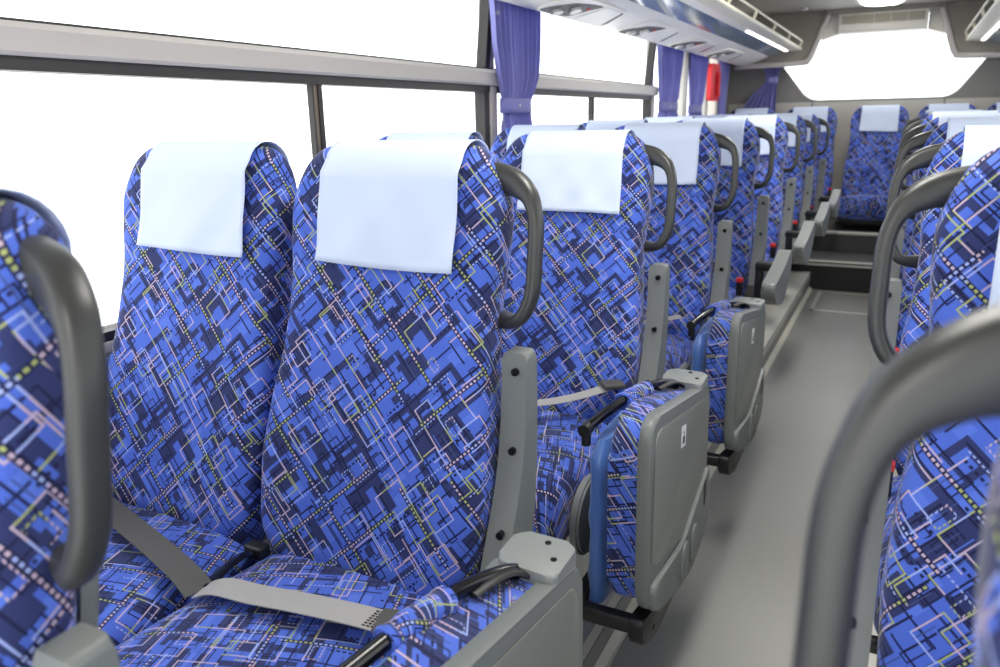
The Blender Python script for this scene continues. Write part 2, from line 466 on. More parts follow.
def cushion_bm(w, x_off=0.0):
    """seat cushion: y from -0.64 (front) to -0.16, superellipse sections"""
    nu = 48; nv = 34
    y0, y1 = -.645, -.175
    def pt(i, j):
        v = j / (nv - 1); v = .5 - .5 * math.cos(math.pi * v)
        y = y0 + (y1 - y0) * v
        th = .085 * min(1, math.sqrt(max(0.02, 1 - max(0, (.14 - v) / .14) ** 2)))
        th *= 1 if v < .97 else .8
        ww = (w / 2) * (1 - .10 * max(0, (.16 - v) / .16) ** 2)
        zt = -.690 - .035 * v - .030 * max(0, (.2 - v) / .2) ** 2
        a = 2 * math.pi * i / nu - math.pi / 2; c, s = math.cos(a), math.sin(a); e = 5.0
        x = math.copysign(abs(c) ** (2 / e), c) * ww
        z = math.copysign(abs(s) ** (2 / e), s) * th
        if s > 0: z += .010 * (1 - (x / ww) ** 2)
        return Vector((x + x_off, y, zt - .085 + z))
    P = [[pt(i, j) for i in range(nu)] for j in range(nv)]
    half = nu // 2; UVs = []
    for j in range(nv):
        row = [0] * (nu + 1)
        for i in range(half, nu): row[i + 1] = row[i] + (P[j][(i + 1) % nu] - P[j][i]).length
        for i in range(half, 0, -1): row[i - 1] = row[i] - (P[j][i - 1] - P[j][i]).length
        vv = sum((P[k + 1][half] - P[k][half]).length for k in range(j))
        UVs.append([(r, vv) for r in row])
    bm, V = grid_surface(lambda i, j: P[j][i], nu, nv, lambda i, j: UVs[j][i], closed_u=True)
    uvl = bm.loops.layers.uv.active
    for row in (V[0][::-1], V[-1]):
        f = bm.faces.new(row)
        for l in f.loops: l[uvl].uv = (l.vert.co.x, l.vert.co.z)
    return bm

def cover_bm(seed=0):
    """antimacassar draped over the headrest"""
    rnd = random.Random(seed)
    pts = []
    n_f = 16
    # front from its hem upwards
    for k in range(n_f):
        s = LEN - .205 + (.205 - .052) * k / (n_f - 1)
        p, d = front_pt(s); nrm = Vector((-d.y, d.x)); nrm = nrm if nrm.x < 0 else -nrm
        pts.append((p + nrm * .0085, nrm))
    p, d = front_pt(LEN - .045); nrm = Vector((-d.y, d.x)); nrm = nrm if nrm.x < 0 else -nrm
    cen = p - nrm * interp(TT, LEN - .045); rt = interp(TT, LEN - .045) + .0045
    for k in range(1, 12):
        a = math.pi * k / 12
        dr = nrm * math.cos(a) + d * math.sin(a) * ((.045 + .006) / rt)
        pts.append((cen + dr * rt, dr.normalized()))
    for k in range(n_f):
        s = LEN - .052 - (.205 - .052) * k / (n_f - 1)
        p, d = front_pt(s); nrm = Vector((-d.y, d.x)); nrm = nrm if nrm.x < 0 else -nrm
        tb = interp(TT, s)
        pts.append((p - nrm * (2 * tb + .004), -nrm))
    L = [0]
    for a, b in zip(pts, pts[1:]): L.append(L[-1] + (b[0] - a[0]).length)
    nv = len(pts); nu = 30
    ph = [rnd.uniform(0, 6.3) for _ in range(6)]; fr = [rnd.uniform(14, 40) for _ in range(4)]
    skew = rnd.uniform(-.05, .05)
    def fn(i, j):
        u = -1 + 2 * i / (nu - 1); p, nr = pts[j]
        t = max(0, 1 - j / n_f) if j < n_f else 0
        tb = max(0, (j - n_f - 10) / n_f)
        x = u * (.134 + .004 * t) + skew * .04 * (t - .3)
        w = (.0022 * math.sin(fr[0] * x + ph[0] + 3 * t) + .0016 * math.sin(fr[1] * x * 1.7 + ph[1] - 6 * t) + .0010 * math.sin(60 * x + 9 * t + ph[2])) * (.35 + t + tb)
        w += .003 * t * t
        # edges of the hem follow the bolsters
        w += .006 * abs(u) ** 3 * (t > 0) * (1 - .4 * t)
        hem = -.0035 * math.sin(1.6 * u + ph[3]) * t * t
        q = p + nr * (w + .0035 if t > 0 or tb > 0 else .002)
        return Vector((x, q.x, q.y + hem - (.004 * u * skew * 20 * t)))
    bm, V = grid_surface(fn, nu, nv, lambda i, j: (i * .01, L[j]))
    return bm

def strip_bm(pts, width_dirs, w, th=.0016):
    """webbing: flat ribbon along pts with given sideways unit vectors"""
    bm = bmesh.new(); prev = None
    for p, d in zip(pts, width_dirs):
        p = Vector(p); d = Vector(d).normalized()
        a = bm.verts.new(p - d * w / 2); m_ = bm.verts.new(p); b = bm.verts.new(p + d * w / 2)
        if prev: bm.faces.new((prev[0], prev[1], m_, a)); bm.faces.new((prev[1], prev[2], b, m_))
        prev = (a, m_, b)
    return bm

def mirror_bm(bm, sx):
    if sx < 0:
        for v in bm.verts: v.co.x = -v.co.x
    return bm

# bracket (side cover) profile in (y,z)
BR_F = catmull([(-.044, -.350), (-.050, -.45), (-.074, -.56), (-.124, -.67), (-.168, -.77), (-.186, -.84)], 5)
BR_R = catmull([(-.008, -.350), (-.006, -.45), (-.012, -.57), (-.032, -.68), (-.055, -.77), (-.070, -.84)], 5)

def make_seat(kind, sx, name='coach_seat', belt=None):
    """kind: 'aisle' or 'window' or 'bench'; sx=+1 when the aisle lies towards +x"""
    root = empty(name)
    sh = {'aisle': -.014, 'window': -.020, 'bench': 0}[kind]
    bm = backrest_bm()
    for v in bm.verts:
        low = math.exp(-((v.co.z + .60) / .17) ** 2)      # lower flare towards the neighbouring seat
        if kind == 'aisle' and v.co.x < 0: v.co.x *= 1 + .065 * low
        if kind == 'window': v.co.x -= .012 * low
        v.co.x += sh
    obj('backrest', mirror_bm(bm, sx), FAB_BACK, root)
    cw = {'aisle': .412, 'window': .474, 'bench': .442}[kind]
    obj('cushion', mirror_bm(cushion_bm(cw, {'aisle': .001, 'window': -.005, 'bench': 0}[kind]), sx), FAB_SEAT, root)
    # plastic back shell
    bm = bmesh.new()
    poly = []
    for k in range(9):
        s = .04 + (LEN - .26) * k / 8; p, d = front_pt(s); nrm = Vector((-d.y, d.x)); nrm = nrm if nrm.x < 0 else -nrm
        poly.append(p - nrm * (2 * interp(TT, s) - .006))
    outer = [q + Vector((.016, -.004)) for q in poly]
    add_prism(bm, [tuple(q) for q in poly] + [tuple(q) for q in outer[::-1]], 'x', -.165, .165, r=.004, seg=2)
    obj('back_shell', bm, GREY, root)
    # underframe
    bm = bmesh.new()
    add_box(bm, -cw / 2 + .03, cw / 2 - .03, -.60, -.20, -.885, -.865, r=.004)
    add_tube(bm, [(-cw / 2, -.56, -.895), (cw / 2, -.56, -.895)], .016, n=10)
    add_tube(bm, [(-cw / 2, -.26, -.895), (cw / 2, -.26, -.895)], .016, n=10)
    obj('underframe', bm, BLACK, root)
    if kind == 'aisle':
        bm = bmesh.new()
        lx = .05
        add_prism(bm, round_poly([(-.50, -.89), (-.27, -.89), (-.31, -1.06), (-.25, -1.085), (-.25, -1.15), (-.52, -1.15), (-.52, -1.085), (-.46, -1.06)], .01), 'x', lx, lx + .05, r=.004)
        obj('pedestal_leg', mirror_bm(bm, sx), BLACK, root)
        # ---- grab handle
        path = catmull([(.150, .044, -.088), (.192, .036, -.093), (.220, .026, -.104), (.2385, .018, -.122), (.2490, .010, -.155), (.2505, .002, -.205), (.2495, -.004, -.255),
                        (.241, -.008, -.286), (.226, -.008, -.306), (.200, .006, -.314), (.160, .026, -.312)], 6)
        n = len(path); rad = []
        for i in range(n):
            t = i / (n - 1); fl = max(0, 1 - t / .34); fe = max(0, (t - .84) / .16)
            rad.append((.0142 + .005 * fl + .004 * fe, .0110 + .017 * fl ** 1.1 + .006 * fe))
        h = obj('grab_handle', mirror_bm(tube(path, rad, n=18, up=(0, 1, 0) if False else (.0001, .0, 1), ex=2.6) if False else handle_bm(path, rad), sx), HAND, root)
        obj('screw_recess', mirror_bm(cyl((.205, .031, -.0812), 'z', .0085, .003, n=20), sx), BLACK, h)
        # ---- side cover with three screws
        poly = [tuple(p) for p in BR_F] + [tuple(p) for p in BR_R[::-1]]
        b = obj('side_cover', mirror_bm(prism(poly, 'x', .213, .257, r=.010, seg=4), sx), GREY, root)
        for (yy, zz) in ((-.0450, -.380), (-.0605, -.508), (-.1085, -.633)):
            bm = cyl((.238, yy, zz), 'y', .0062, .012, n=16)
            add_cyl(bm, (.238, yy - .0062, zz), 'y', .0030, .003, n=6)
            obj('screw', mirror_bm(bm, sx), SCREW, b)
        bm = prism(round_poly([(-.180, -.750), (-.160, -.712), (-.13, -.72), (-.13, -.86), (-.205, -.86)], .012), 'x', .208, .247, r=.004)
        obj('recliner_hinge', mirror_bm(bm, sx), BLACK, root)
        # dark round hub cover at the cushion's outer side
        bm = bmesh.new(); add_cyl(bm, (.232, -.50, -.80), 'x', .085, .02, n=32)
        bmesh.ops.bevel(bm, geom=[e for e in bm.edges if abs(e.verts[0].co.x - e.verts[1].co.x) < 1e-5], offset=.005, segments=2, affect='EDGES')
        obj('hub_cover', mirror_bm(bm, sx), GREY, root)
    return root

def add_buckle(root, sx, x=.205):
    bm = box(-.012, .012, -.012, .012, -.03, .03, r=.004)
    for v in bm.verts: v.co += Vector((x, -.30, -.700))
    bk = obj('belt_buckle', mirror_bm(bm, sx), BLACK, root)
    bm = box(-.013, .013, -.013, .008, -.009, .009, r=.003)
    for v in bm.verts: v.co += Vector((x, -.304, -.664))
    obj('release_button', mirror_bm(bm, sx), RED, bk)

def handle_bm(path, rad):
    """loop lying in the x-z plane: side axis = y (depth), other axis in the plane"""
    bm = bmesh.new(); n = 20; rings = []
    for i, p in enumerate(path):
        d = (path[min(i + 1, len(path) - 1)] - path[max(i - 1, 0)]).normalized()
        a = Vector((0, 1, 0)); a = (a - d * a.dot(d)).normalized(); b = d.cross(a).normalized()
        ra, rb = rad[i]; ring = []
        for k in range(n):
            t = 2 * math.pi * k / n; c, s = math.cos(t), math.sin(t); ex = 2.7
            ring.append(bm.verts.new(p + a * math.copysign(abs(c) ** (2 / ex), c) * ra + b * math.copysign(abs(s) ** (2 / ex), s) * rb))
        rings.append(ring)
    for i in range(len(rings) - 1):
        for k in range(n): bm.faces.new((rings[i][k], rings[i][(k + 1) % n], rings[i + 1][(k + 1) % n], rings[i + 1][k]))
    bm.faces.new(rings[0][::-1]); bm.faces.new(rings[-1])
    return bm

def copy_tree(o, parent=None):
    c = o.copy(); C.objects.link(c)
    if parent: c.parent = parent
    for ch in list(o.children): copy_tree(ch, c)
    return c

# ------------------------------------------------------------------ the coach body
XL, XR = -1.45, .95           # inner faces of the side walls
AX = -.25                     # aisle centre
def mx_(x): return 2 * AX - x
YF, YB = -1.6, 7.3
ZF = -1.22; ZP = -1.10

struct('floor', box(XL - .05, XR + .05, YF, 5.87, ZF - .05, ZF), FLOORM, smooth=False)
def platform(name, s):
    xe = -.505 if s < 0 else mx_(-.505)
    xw = XL if s < 0 else XR
    poly = [(xw, ZF), (xw, ZP), (xe + .0 * s, ZP), (xe, ZP - .015), (xe, ZF + .02), (xe - .022 * s, ZF + .001), (xe - .022 * s, ZF)]
    struct(name, prism(poly, 'y', YF, 5.87), PLATM, smooth=False)
    bm = bmesh.new()
    add_prism(bm, [(xe - .001 * s, ZP - .04), (xe - .001 * s, ZP + .004), (xe + .06 * s, ZP + .004), (xe + .06 * s, ZP + .0005), (xe + .003 * s, ZP + .0005), (xe + .003 * s, ZP - .04)], 'y', YF, 5.86)
    struct('trim_%d' % (1 if s < 0 else 2), bm, ALU, smooth=False)
    bm = box(min(xe - .003 * s, xe + .001 * s), max(xe - .003 * s, xe + .001 * s), YF, 5.86, ZF + .021, ZP - .041)
    struct('trim_%d' % (3 if s < 0 else 4), bm, FLOORM, smooth=False)
    bm = box(min(xe - .022 * s, xe - .026 * s), max(xe - .022 * s, xe - .026 * s), YF, 5.80, ZF, ZF + .004)
    struct('trim_%d' % (5 if s < 0 else 6), bm, ALU, smooth=False)
platform('floor_platform_left', -1); platform('floor_platform_right', 1)
# steps up to the rear bench
struct('floor_step_lower', box(XL, XR, 5.87, 6.35, ZF - .05, -1.02), DARKV, smooth=False)
struct('floor_step_upper', box(XL, XR, 6.35, YB, ZF - .05, -.87), DARKV, smooth=False)
struct('trim_7', box(-1.0, .5, 5.86, 5.869, ZF, -1.035), RISER, smooth=False)
struct('trim_8', box(-1.0, .5, 6.34, 6.349, -1.019, -.885), DARKV, smooth=False)
struct('trim_9', add_box(box(-1.0, .5, 5.845, 5.90, -1.020, -1.012, r=.002, seg=1), -1.0, .5, 5.848, 5.859, -1.045, -1.030, r=.002, seg=1), ALU, smooth=False)
struct('trim_10', box(-1.0, .5, 6.325, 6.385, -.885, -.864, r=.003, seg=1), ALU, smooth=False)
# floor hatch outline
hatch = empty('floor_hatch', (0, 0, 0), 'rectangular inspection hatch with a pale metal edging strip in the aisle floor', 'floor hatch')
bm = bmesh.new()
for (a, b, c, d) in ((-.435, -.065, 5.19, 5.215), (-.435, -.065, 5.775, 5.80), (-.435, -.41, 5.19, 5.80), (-.09, -.065, 5.19, 5.80)):
    add_box(bm, a, b, c, d, ZF, ZF + .003)
obj('edging', bm, ALU, hatch, smooth=False)
obj('hatch_panel', box(-.41, -.09, 5.215, 5.775, ZF, ZF + .0015), FLOORM, hatch, smooth=False)

# ---- side walls
PILL = [(-1.56, .04), (.60, .09), (2.735, .09), (4.925, .09)]
def wall_side(name, s):
    xw = XL if s < 0 else XR
    def X(x): return x if s < 0 else mx_(x)
    def bx(bm, x0, x1, *a, **k):
        a0, a1 = sorted((X(x0), X(x1))); return add_box(bm, a0, a1, *a, **k)
    # lower panel
    bm = bmesh.new(); bx(bm, XL - .06, XL, YF, YB, ZF, -.445)
    struct('wall_' + name, bm, WALLB, smooth=False)
    # patterned cloth lining below the sill
    def fn(i, j):
        return Vector((X(XL + .006), YF + (7.0 - YF) * i / 40, -.86 + .40 * j / 6))
    bm, _ = grid_surface(fn, 41, 7, lambda i, j: ((7.0 - YF) * i / 40, .4 * j / 6))
    o = struct('trim_%d' % (11 if s < 0 else 12), bm, FAB_BACK, solid=.004)
    # sill, belt rail, frames
    bm = bmesh.new(); bx(bm, XL - .05, XL + .012, YF, 7.0, -.455, -.432, r=.004, seg=2)
    struct('trim_%d' % (13 if s < 0 else 14), bm, RAIL)
    bm = bmesh.new()
    bx(bm, XL - .05, XL + .004, YF, 7.0, -.432, -.412)
    bx(bm, XL - .05, XL + .002, YF, 5.0, .104, .130)
    struct('window_frame_' + name, bm, WPLAS, smooth=False)
    bm = bmesh.new()
    poly = [(XL - .04, .129), (XL + .012, .129), (XL + .020, .136), (XL + .020, .176), (XL + .010, .188), (XL - .04, .188)]
    add_prism(bm, [(X(a), b) for a, b in poly], 'y', YF, 2.83)
    add_prism(bm, [(X(a), b) for a, b in poly], 'y', 2.83, 5.02)
    struct('trim_%d' % (15 if s < 0 else 16), bm, RAIL, smooth=True)
    bm = bmesh.new(); bx(bm, XL - .03, XL + .0, YF, 5.0, .1885, .194)
    struct('trim_%d' % (17 if s < 0 else 18), bm, WPLAS, smooth=False)
    # upper wall above the windows (hidden by the rack)
    bm = bmesh.new(); add_prism(bm, [(X(-1.40), .68), (X(-1.39), .86), (X(-1.50), .86), (X(-1.47), .68)], 'y', YF, YB)
    struct('wall_upper_' + name, bm, WALLB, smooth=False)
    # pillars: lower black frame + beige post, upper leans in
    wi = 1 if s < 0 else 11
    bounds = []
    prev = YF
    for (yc, wd) in PILL:
        bm = bmesh.new()
        bx(bm, XL - .045, XL - .002, yc - .022, yc + .018, -.412, .104)
        add_prism(bm, [(X(XL - .045), .194), (X(XL - .004), .194), (X(XL + .046), .69), (X(XL + .005), .69)], 'y', yc - .005, yc + .030)
        struct('window_pillar_' + name, bm, WPLAS, smooth=False)
        bm = bmesh.new(); bx(bm, XL - .04, XL + .006, yc + .019, yc + .075, -.412, .128, r=.006, seg=2)
        bx(bm, XL - .05, XL - .005, yc + .032, yc + .075, .188, .60, r=.006, seg=2)
        struct('window_post_' + name, bm, RAIL)
        bounds.append((prev, yc)); prev = yc + .09
    for (a, b) in bounds[1:]:
        mid = (a + b) / 2 + .04
        bm = bmesh.new()
        bx(bm, XL - .022, XL - .008, mid - .022, mid - .006, -.412, .105)
        st = struct('window_divider_' + name, bm, BRONZE, smooth=False)
        bm = bmesh.new(); bx(bm, XL - .024, XL - .004, mid - .006, mid + .012, -.412, .105); bx(bm, XL - .024, XL - .006, mid - .029, mid - .022, -.412, .105)
        struct('window_divider_' + name, bm, WPLAS, smooth=False)
    # rear door / emergency zone posts
    for (a, b) in ((5.63, 5.75), (6.32, 6.42), (6.70, 6.86)):
        bm = bmesh.new(); bx(bm, XL - .04, XL + .03, a, b, -.41, .68, r=.01, seg=2)
        struct('window_post_' + name, bm, TRIMC)
    # glass panes
    for (a, b) in bounds + [(5.02, 5.63), (5.75, 6.32), (6.42, 6.70)]:
        bm = bmesh.new(); bx(bm, XL - .028, XL - .023, a, b, -.412, .104)
        struct('window_%d' % wi, bm, GLASS, smooth=False); wi += 1
        bm = bmesh.new(); add_prism(bm, [(X(XL - .03), .19), (X(XL - .025), .19), (X(XL + .02), .69), (X(XL + .015), .69)], 'y', a, b)
        struct('window_%d' % wi, bm, GLASS, smooth=False); wi += 1
    # rear quarter panel
    bm = bmesh.new(); bx(bm, XL - .05, XL + .02, 6.94, YB, -.45, .86)
    struct('wall_quarter_' + name, bm, WALLG, smooth=False)
wall_side('left', -1); wall_side('right', 1)

# ---- ceiling
def ceil_fn(i, j):
    u = i / 24; x = XL + (XR - XL) * u
    q = abs(x - AX) / 1.2; z = .800 - .0 * q
    if q > .80: z = .800 - .06 * ((q - .8) / .2) ** 2
    return Vector((x, YF + (YB - YF) * j / 20, z))
bm, _ = grid_surface(ceil_fn, 25, 21)
struct('ceiling', bm, CEIL, solid=.02)
# ---- rear wall with its big window
def xz_frame(outer, inner, y0, y1, m, name, kind=True):
    """ring between two polygons with the same vertex count, extruded in y"""
    bm = bmesh.new(); n = len(outer)
    vs = [[bm.verts.new((p[0], y, p[1])) for p in poly] for poly, y in ((outer, y0), (inner, y0), (outer, y1), (inner, y1))]
    for i in range(n):
        k = (i + 1) % n
        bm.faces.new((vs[0][i], vs[0][k], vs[1][k], vs[1][i])); bm.faces.new((vs[2][i], vs[3][i], vs[3][k], vs[2][k]))
        bm.faces.new((vs[1][i], vs[1][k], vs[3][k], vs[3][i])); bm.faces.new((vs[0][i], vs[2][i], vs[2][k], vs[0][k]))
    return bm
win = round_poly([(-.775, .106), (.305, .106), (.545, .45), (.60, .76), (-1.10, .76), (-1.045, .45)], [.09, .09, .02, .05, .05, .02], 6)
def outer_for(poly, x0, x1, z0, z1):
    cx, cz = AX, .45; out = []
    for (x, z) in poly:
        dx, dz = x - cx, z - cz
        t = min(((x1 - cx) / dx if dx > 0 else (x0 - cx) / dx) if abs(dx) > 1e-6 else 1e9, ((z1 - cz) / dz if dz > 0 else (z0 - cz) / dz) if abs(dz) > 1e-6 else 1e9)
        out.append((cx + dx * t, cz + dz * t))
    return out
def plate_hole(outer, hole, y0, y1):
    bm = bmesh.new(); es = []
    for poly in (outer, hole):
        vs = [bm.verts.new((p[0], y0, p[1])) for p in poly]
        es += [bm.edges.new((vs[i], vs[(i + 1) % len(vs)])) for i in range(len(vs))]
    r_ = bmesh.ops.triangle_fill(bm, edges=es, use_beauty=True)
    fs = [g for g in r_['geom'] if isinstance(g, bmesh.types.BMFace)]
    ex = bmesh.ops.extrude_face_region(bm, geom=fs)
    for g in ex['geom']:
        if isinstance(g, bmesh.types.BMVert): g.co.y = y1
    return bm
struct('wall_rear', plate_hole([(XL - .05, .097), (XR + .05, .097), (XR + .05, .84), (XL - .05, .84)], win, YB, YB + .06), WALLG, smooth=False)
struct('wall_rear_lower', box(XL - .05, XR + .05, YB, YB + .06, -.9, .097), WALLB, smooth=False)
bm = bmesh.new()
for xx in (-.735, .25): add_box(bm, xx - .004, xx + .004, YB - .004, YB, -.88, .10)
struct('trim_21', bm, DARKV, smooth=False)
pane = [(x * 1.0, z) for x, z in win]
struct('window_31', prism(pane, 'y', YB + .03, YB + .035), GLASS, smooth=False)
rim_in = [(AX + (x - AX) * .985, .44 + (z - .44) * .975) for x, z in win]
struct('window_frame_rear', xz_frame(win, rim_in, YB - .008, YB + .02, None, ''), TRIMC, smooth=False)

# ---- rear duct cheeks beside the window, at the rack ends, and the vent unit
for s in (-1, 1):
    def X(x): return x if s < 0 else mx_(x)
    poly = round_poly([(-1.42, .80), (-.665, .80), (-.668, .765), (-.775, .425), (-1.38, .40), (-1.42, .45)], [0, 0, .03, .05, .03, 0], 5)
    bm = prism([(X(a), b) for a, b in poly], 'y', 7.10, 7.27)
    struct('wall_duct_%s' % ('left' if s < 0 else 'right'), bm, DUCT, smooth=False)
    edge = catmull([(-.63, .80), (-.645, .765), (-.69, .65), (-.745, .48), (-.775, .425), (-.84, .405), (-1.36, .395)], 6)
    path = [Vector((X(p.x), 7.095, p.y)) for p in edge]
    struct('trim_%d' % (22 if s < 0 else 23), tube(path, [(.022, .020)] * len(path), n=12, up=(0, 1, 0), ex=3), TRIMC if False else RAIL)
    fil = round_poly([(-.64, .79), (-.57, .79), (-.57, .615), (-.70, .575), (-.70, .64)], [0, 0, 0, .02, .06], 4)
    struct('trim_%d' % (24 if s < 0 else 25), prism([(X(a), b) for a, b in fil], 'y', 7.14, 7.285), TRIMC)
vent = empty('ceiling_vent_unit', (0, 0, 0), 'cream air outlet unit with a long slatted grille above the rear window', 'air vent')
obj('housing', prism(round_poly([(7.06, .80), (7.06, .755), (7.08, .665), (7.10, .615), (7.285, .615), (7.285, .80)], [0, .02, .01, .02, 0, 0]), 'x', -.565, .065, r=.003), TRIMC, vent)
obj('fascia', box(-.66, .16, 7.03, 7.055, .755, .80), DUCT, vent, smooth=False)
bm = bmesh.new()
for k in range(5):
    x0 = -.545 + k * .119
    add_box(bm, x0, x0 + .108, 7.062, 7.075, .680, .738)
obj('grille_opening', bm, mat('taupe_grille', (150, 144, 130), .6), vent, smooth=False)
bm = bmesh.new()
for k in range(7): add_box(bm, -.545, .04, 7.054, 7.064, .684 + k * .009, .6865 + k * .009)
obj('grille_slats', bm, mat('taupe_slat', (176, 170, 156), .5), vent, smooth=False)

# ---- rear ceiling lamp, added unseen fill lamps, small dome
def oval(bm, rx, ry, z0, z1, n=48, ex=3.0, r2=1.0):
    rings = []
    for z, q in ((z0, r2), (z1, 1.0)):
        rg = []
        for k in range(n):
            t = 2 * math.pi * k / n; c, s = math.cos(t), math.sin(t)
            rg.append(bm.verts.new((math.copysign(abs(c) ** (2 / ex), c) * rx * q, math.copysign(abs(s) ** (2 / ex), s) * ry * q, z)))
        rings.append(rg)
    for k in range(n): bm.faces.new((rings[0][k], rings[0][(k + 1) % n], rings[1][(k + 1) % n], rings[1][k]))
    bm.faces.new(rings[0][::-1]); bm.faces.new(rings[1]); return bm
lx, ly = -.25, 6.45
for ly, lb in ((6.45, 'glowing oval ceiling lamp with a pale bezel above the aisle near the rear window'), (3.9, 'unseen oval fill lamp added above the middle of the aisle'),
               (1.35, 'unseen oval fill lamp added above the front rows of seats'), (-.9, 'unseen oval fill lamp added nearest the front of the coach')):  # only the rear lamp is in view, the others are added fill light
    lamp = empty('ceiling_lamp', (lx, ly, .79), lb, 'ceiling lamp', 'oval ceiling lamps along the aisle')
    obj('bezel', oval(bmesh.new(), .185, .42, -.018, 0, r2=.93), RAIL, lamp)
    obj('lens', oval(bmesh.new(), .150, .37, -.024, -.016, r2=.9), LAMPR if ly > 6 else LAMP_FILL, lamp)
dome = obj('ceiling_sensor', oval(bmesh.new(), .035, .035, -.022, 0, ex=2, r2=.6), RAIL); dome.location = (-.80, 6.75, .789)
tag(dome, 'small round sensor dome on the ceiling left of the oval lamp', 'ceiling sensor')

# ---- luggage racks
def make_rack(s, label):
    def X(x): return x if s < 0 else mx_(x)
    root = empty('luggage_rack', (X(-1.1), 0, .45), label, 'luggage rack', 'overhead luggage racks')
    y0, y1 = YF + .3, 7.085
    def sec(name, pts, m, th=.006, **k):
        bm = bmesh.new()
        up = [(a + 0, b + th) for a, b in pts]
        add_prism(bm, [(X(a), b) for a, b in pts] + [(X(a), b) for a, b in up[::-1]], 'y', y0, k.get('y1', y1))
        o = obj(name, bm, m, root); o.matrix_parent_inverse = Matrix.Translation((-X(-1.1), 0, -.45)); return o
    under = catmull([(-1.37, .452), (-1.34, .414), (-1.30, .405), (-1.22, .421), (-1.13, .449), (-1.085, .470)], 5)
    sec('underside_panel', [tuple(p) for p in under], RACKM)
    sec('glossy_panel', [(-1.083, .4715), (-1.04, .480), (-.965, .4985)], RACKB)
    sec('lower_lip', [(-.963, .499), (-.91, .5015), (-.90, .502)], RACKM)
    # cream front rail
    pts = round_poly([(-.90, .498), (-.832, .503), (-.822, .513), (-.832, .528), (-.90, .522)], .006, 3)
    bm = prism([(X(a), b) for a, b in pts], 'y', y0, y1 - .02)
    o = obj('front_rail', bm, RACKC, root); o.matrix_parent_inverse = Matrix.Translation((-X(-1.1), 0, -.45))
    # glowing strip for the white highlight near the rear end, adds interior light
    bm = prism([(X(-.945), .4985), (X(-.925), .4995), (X(-.925), .497), (X(-.945), .496)], 'y', 5.2, y1 - .1)
    o = obj('glow_strip', bm, GLOW, root); o.matrix_parent_inverse = Matrix.Translation((-X(-1.1), 0, -.45))
    # basket rail with posts
    bm = bmesh.new()
    add_tube(bm, [(X(-.820), y0, .568), (X(-.820), y1 - .1, .568)], .007, n=10)
    y = y1 - .12
    while y > y0:
        add_tube(bm, [(X(-.84), y, .515), (X(-.826), y, .54), (X(-.820), y, .566)], [(.009, .006)] * 3, n=8, up=(0, 1, 0)); y -= .72
    o = obj('basket_rail', bm, RACKC, root); o.matrix_parent_inverse = Matrix.Translation((-X(-1.1), 0, -.45))
    bm = prism([(X(-.90), .522), (X(-1.37), .530), (X(-1.37), .545), (X(-.90), .528)], 'y', y0, y1)
    o = obj('shelf', bm, DUCT, root); o.matrix_parent_inverse = Matrix.Translation((-X(-1.1), 0, -.45))
    # service panels in the underside
    yc = .38
    while yc < 6.3:
        # local frame on underside: origin (-1.21,.424), tangent along +x
        tn = Vector((.09, .026)).normalized()
        if s > 0: tn = Vector((-tn.x, tn.y))
        def L3(a, b, h):  # a along underside (+ to aisle), b along y, h below the surface
            base = Vector((X(-1.215), .4225))
            nn = Vector((tn.y, -tn.x)) if s < 0 else Vector((-tn.y, tn.x))
            if nn.y > 0: nn = -nn
            q = base + tn * a + nn * h
            return Vector((q.x, yc + b, q.y))
        def plate(name, outline, h0, h1, m, parent, ex=0):
            bm = bmesh.new(); n = len(outline)
            v0 = [bm.verts.new(L3(a, b, h0)) for a, b in outline]
            v1 = [bm.verts.new(L3(a * (1 - ex), b * (1 - ex), h1)) for a, b in outline]
            for i in range(n): bm.faces.new((v0[i], v0[(i + 1) % n], v1[(i + 1) % n], v1[i]))
            bm.faces.new(v1); bm.faces.new(v0[::-1])
            o = obj(name, bm, m, parent)
            if parent is root: o.matrix_parent_inverse = Matrix.Translation((-X(-1.1), 0, -.45))
            return o
        sp = plate('service_panel', round_poly([(-.076, -.36), (.082, -.30), (.090, .02), (.082, .30), (-.076, .36)], .04), -.001, .007, RACKM, root)
        plate('recess', round_poly([(-.066, -.345), (-.02, -.30), (.040, -.20), (.060, -.10), (.074, .03), (.030, -.015), (-.058, -.07), (-.070, -.20)], .03), .0065, .0085, DARKV, sp)
        for k, (aa, bb) in enumerate(((-.040, -.225), (.002, -.135))):
            ring = [(aa + .024 * math.cos(t * math.pi / 10), bb + .030 * math.sin(t * math.pi / 10)) for t in range(20)]
            plate('air_nozzle', ring, .0085, .020, SILV, sp)
        plate('call_button', [(.03 + .009 * math.cos(t * math.pi / 5), -.055 + .009 * math.sin(t * math.pi / 5)) for t in range(10)], .0085, .012, RED, sp)
        plate('lens_cover', round_poly([(-.056, .00), (.078, .05), (.070, .25), (-.050, .31)], .02), .0065, .0100, RACKM, sp)
        plate('shadow_slot', [(-.050, .300), (.066, .245), (.070, .262), (-.03, .322)], .0065, .0108, BLACK, sp)
        yc += .93
    # rear end cap
    return root
make_rack(-1, 'long overhead luggage rack with reading light panels above the left windows')
make_rack(1, 'overhead luggage rack above the right seats, seen end on at the upper right')

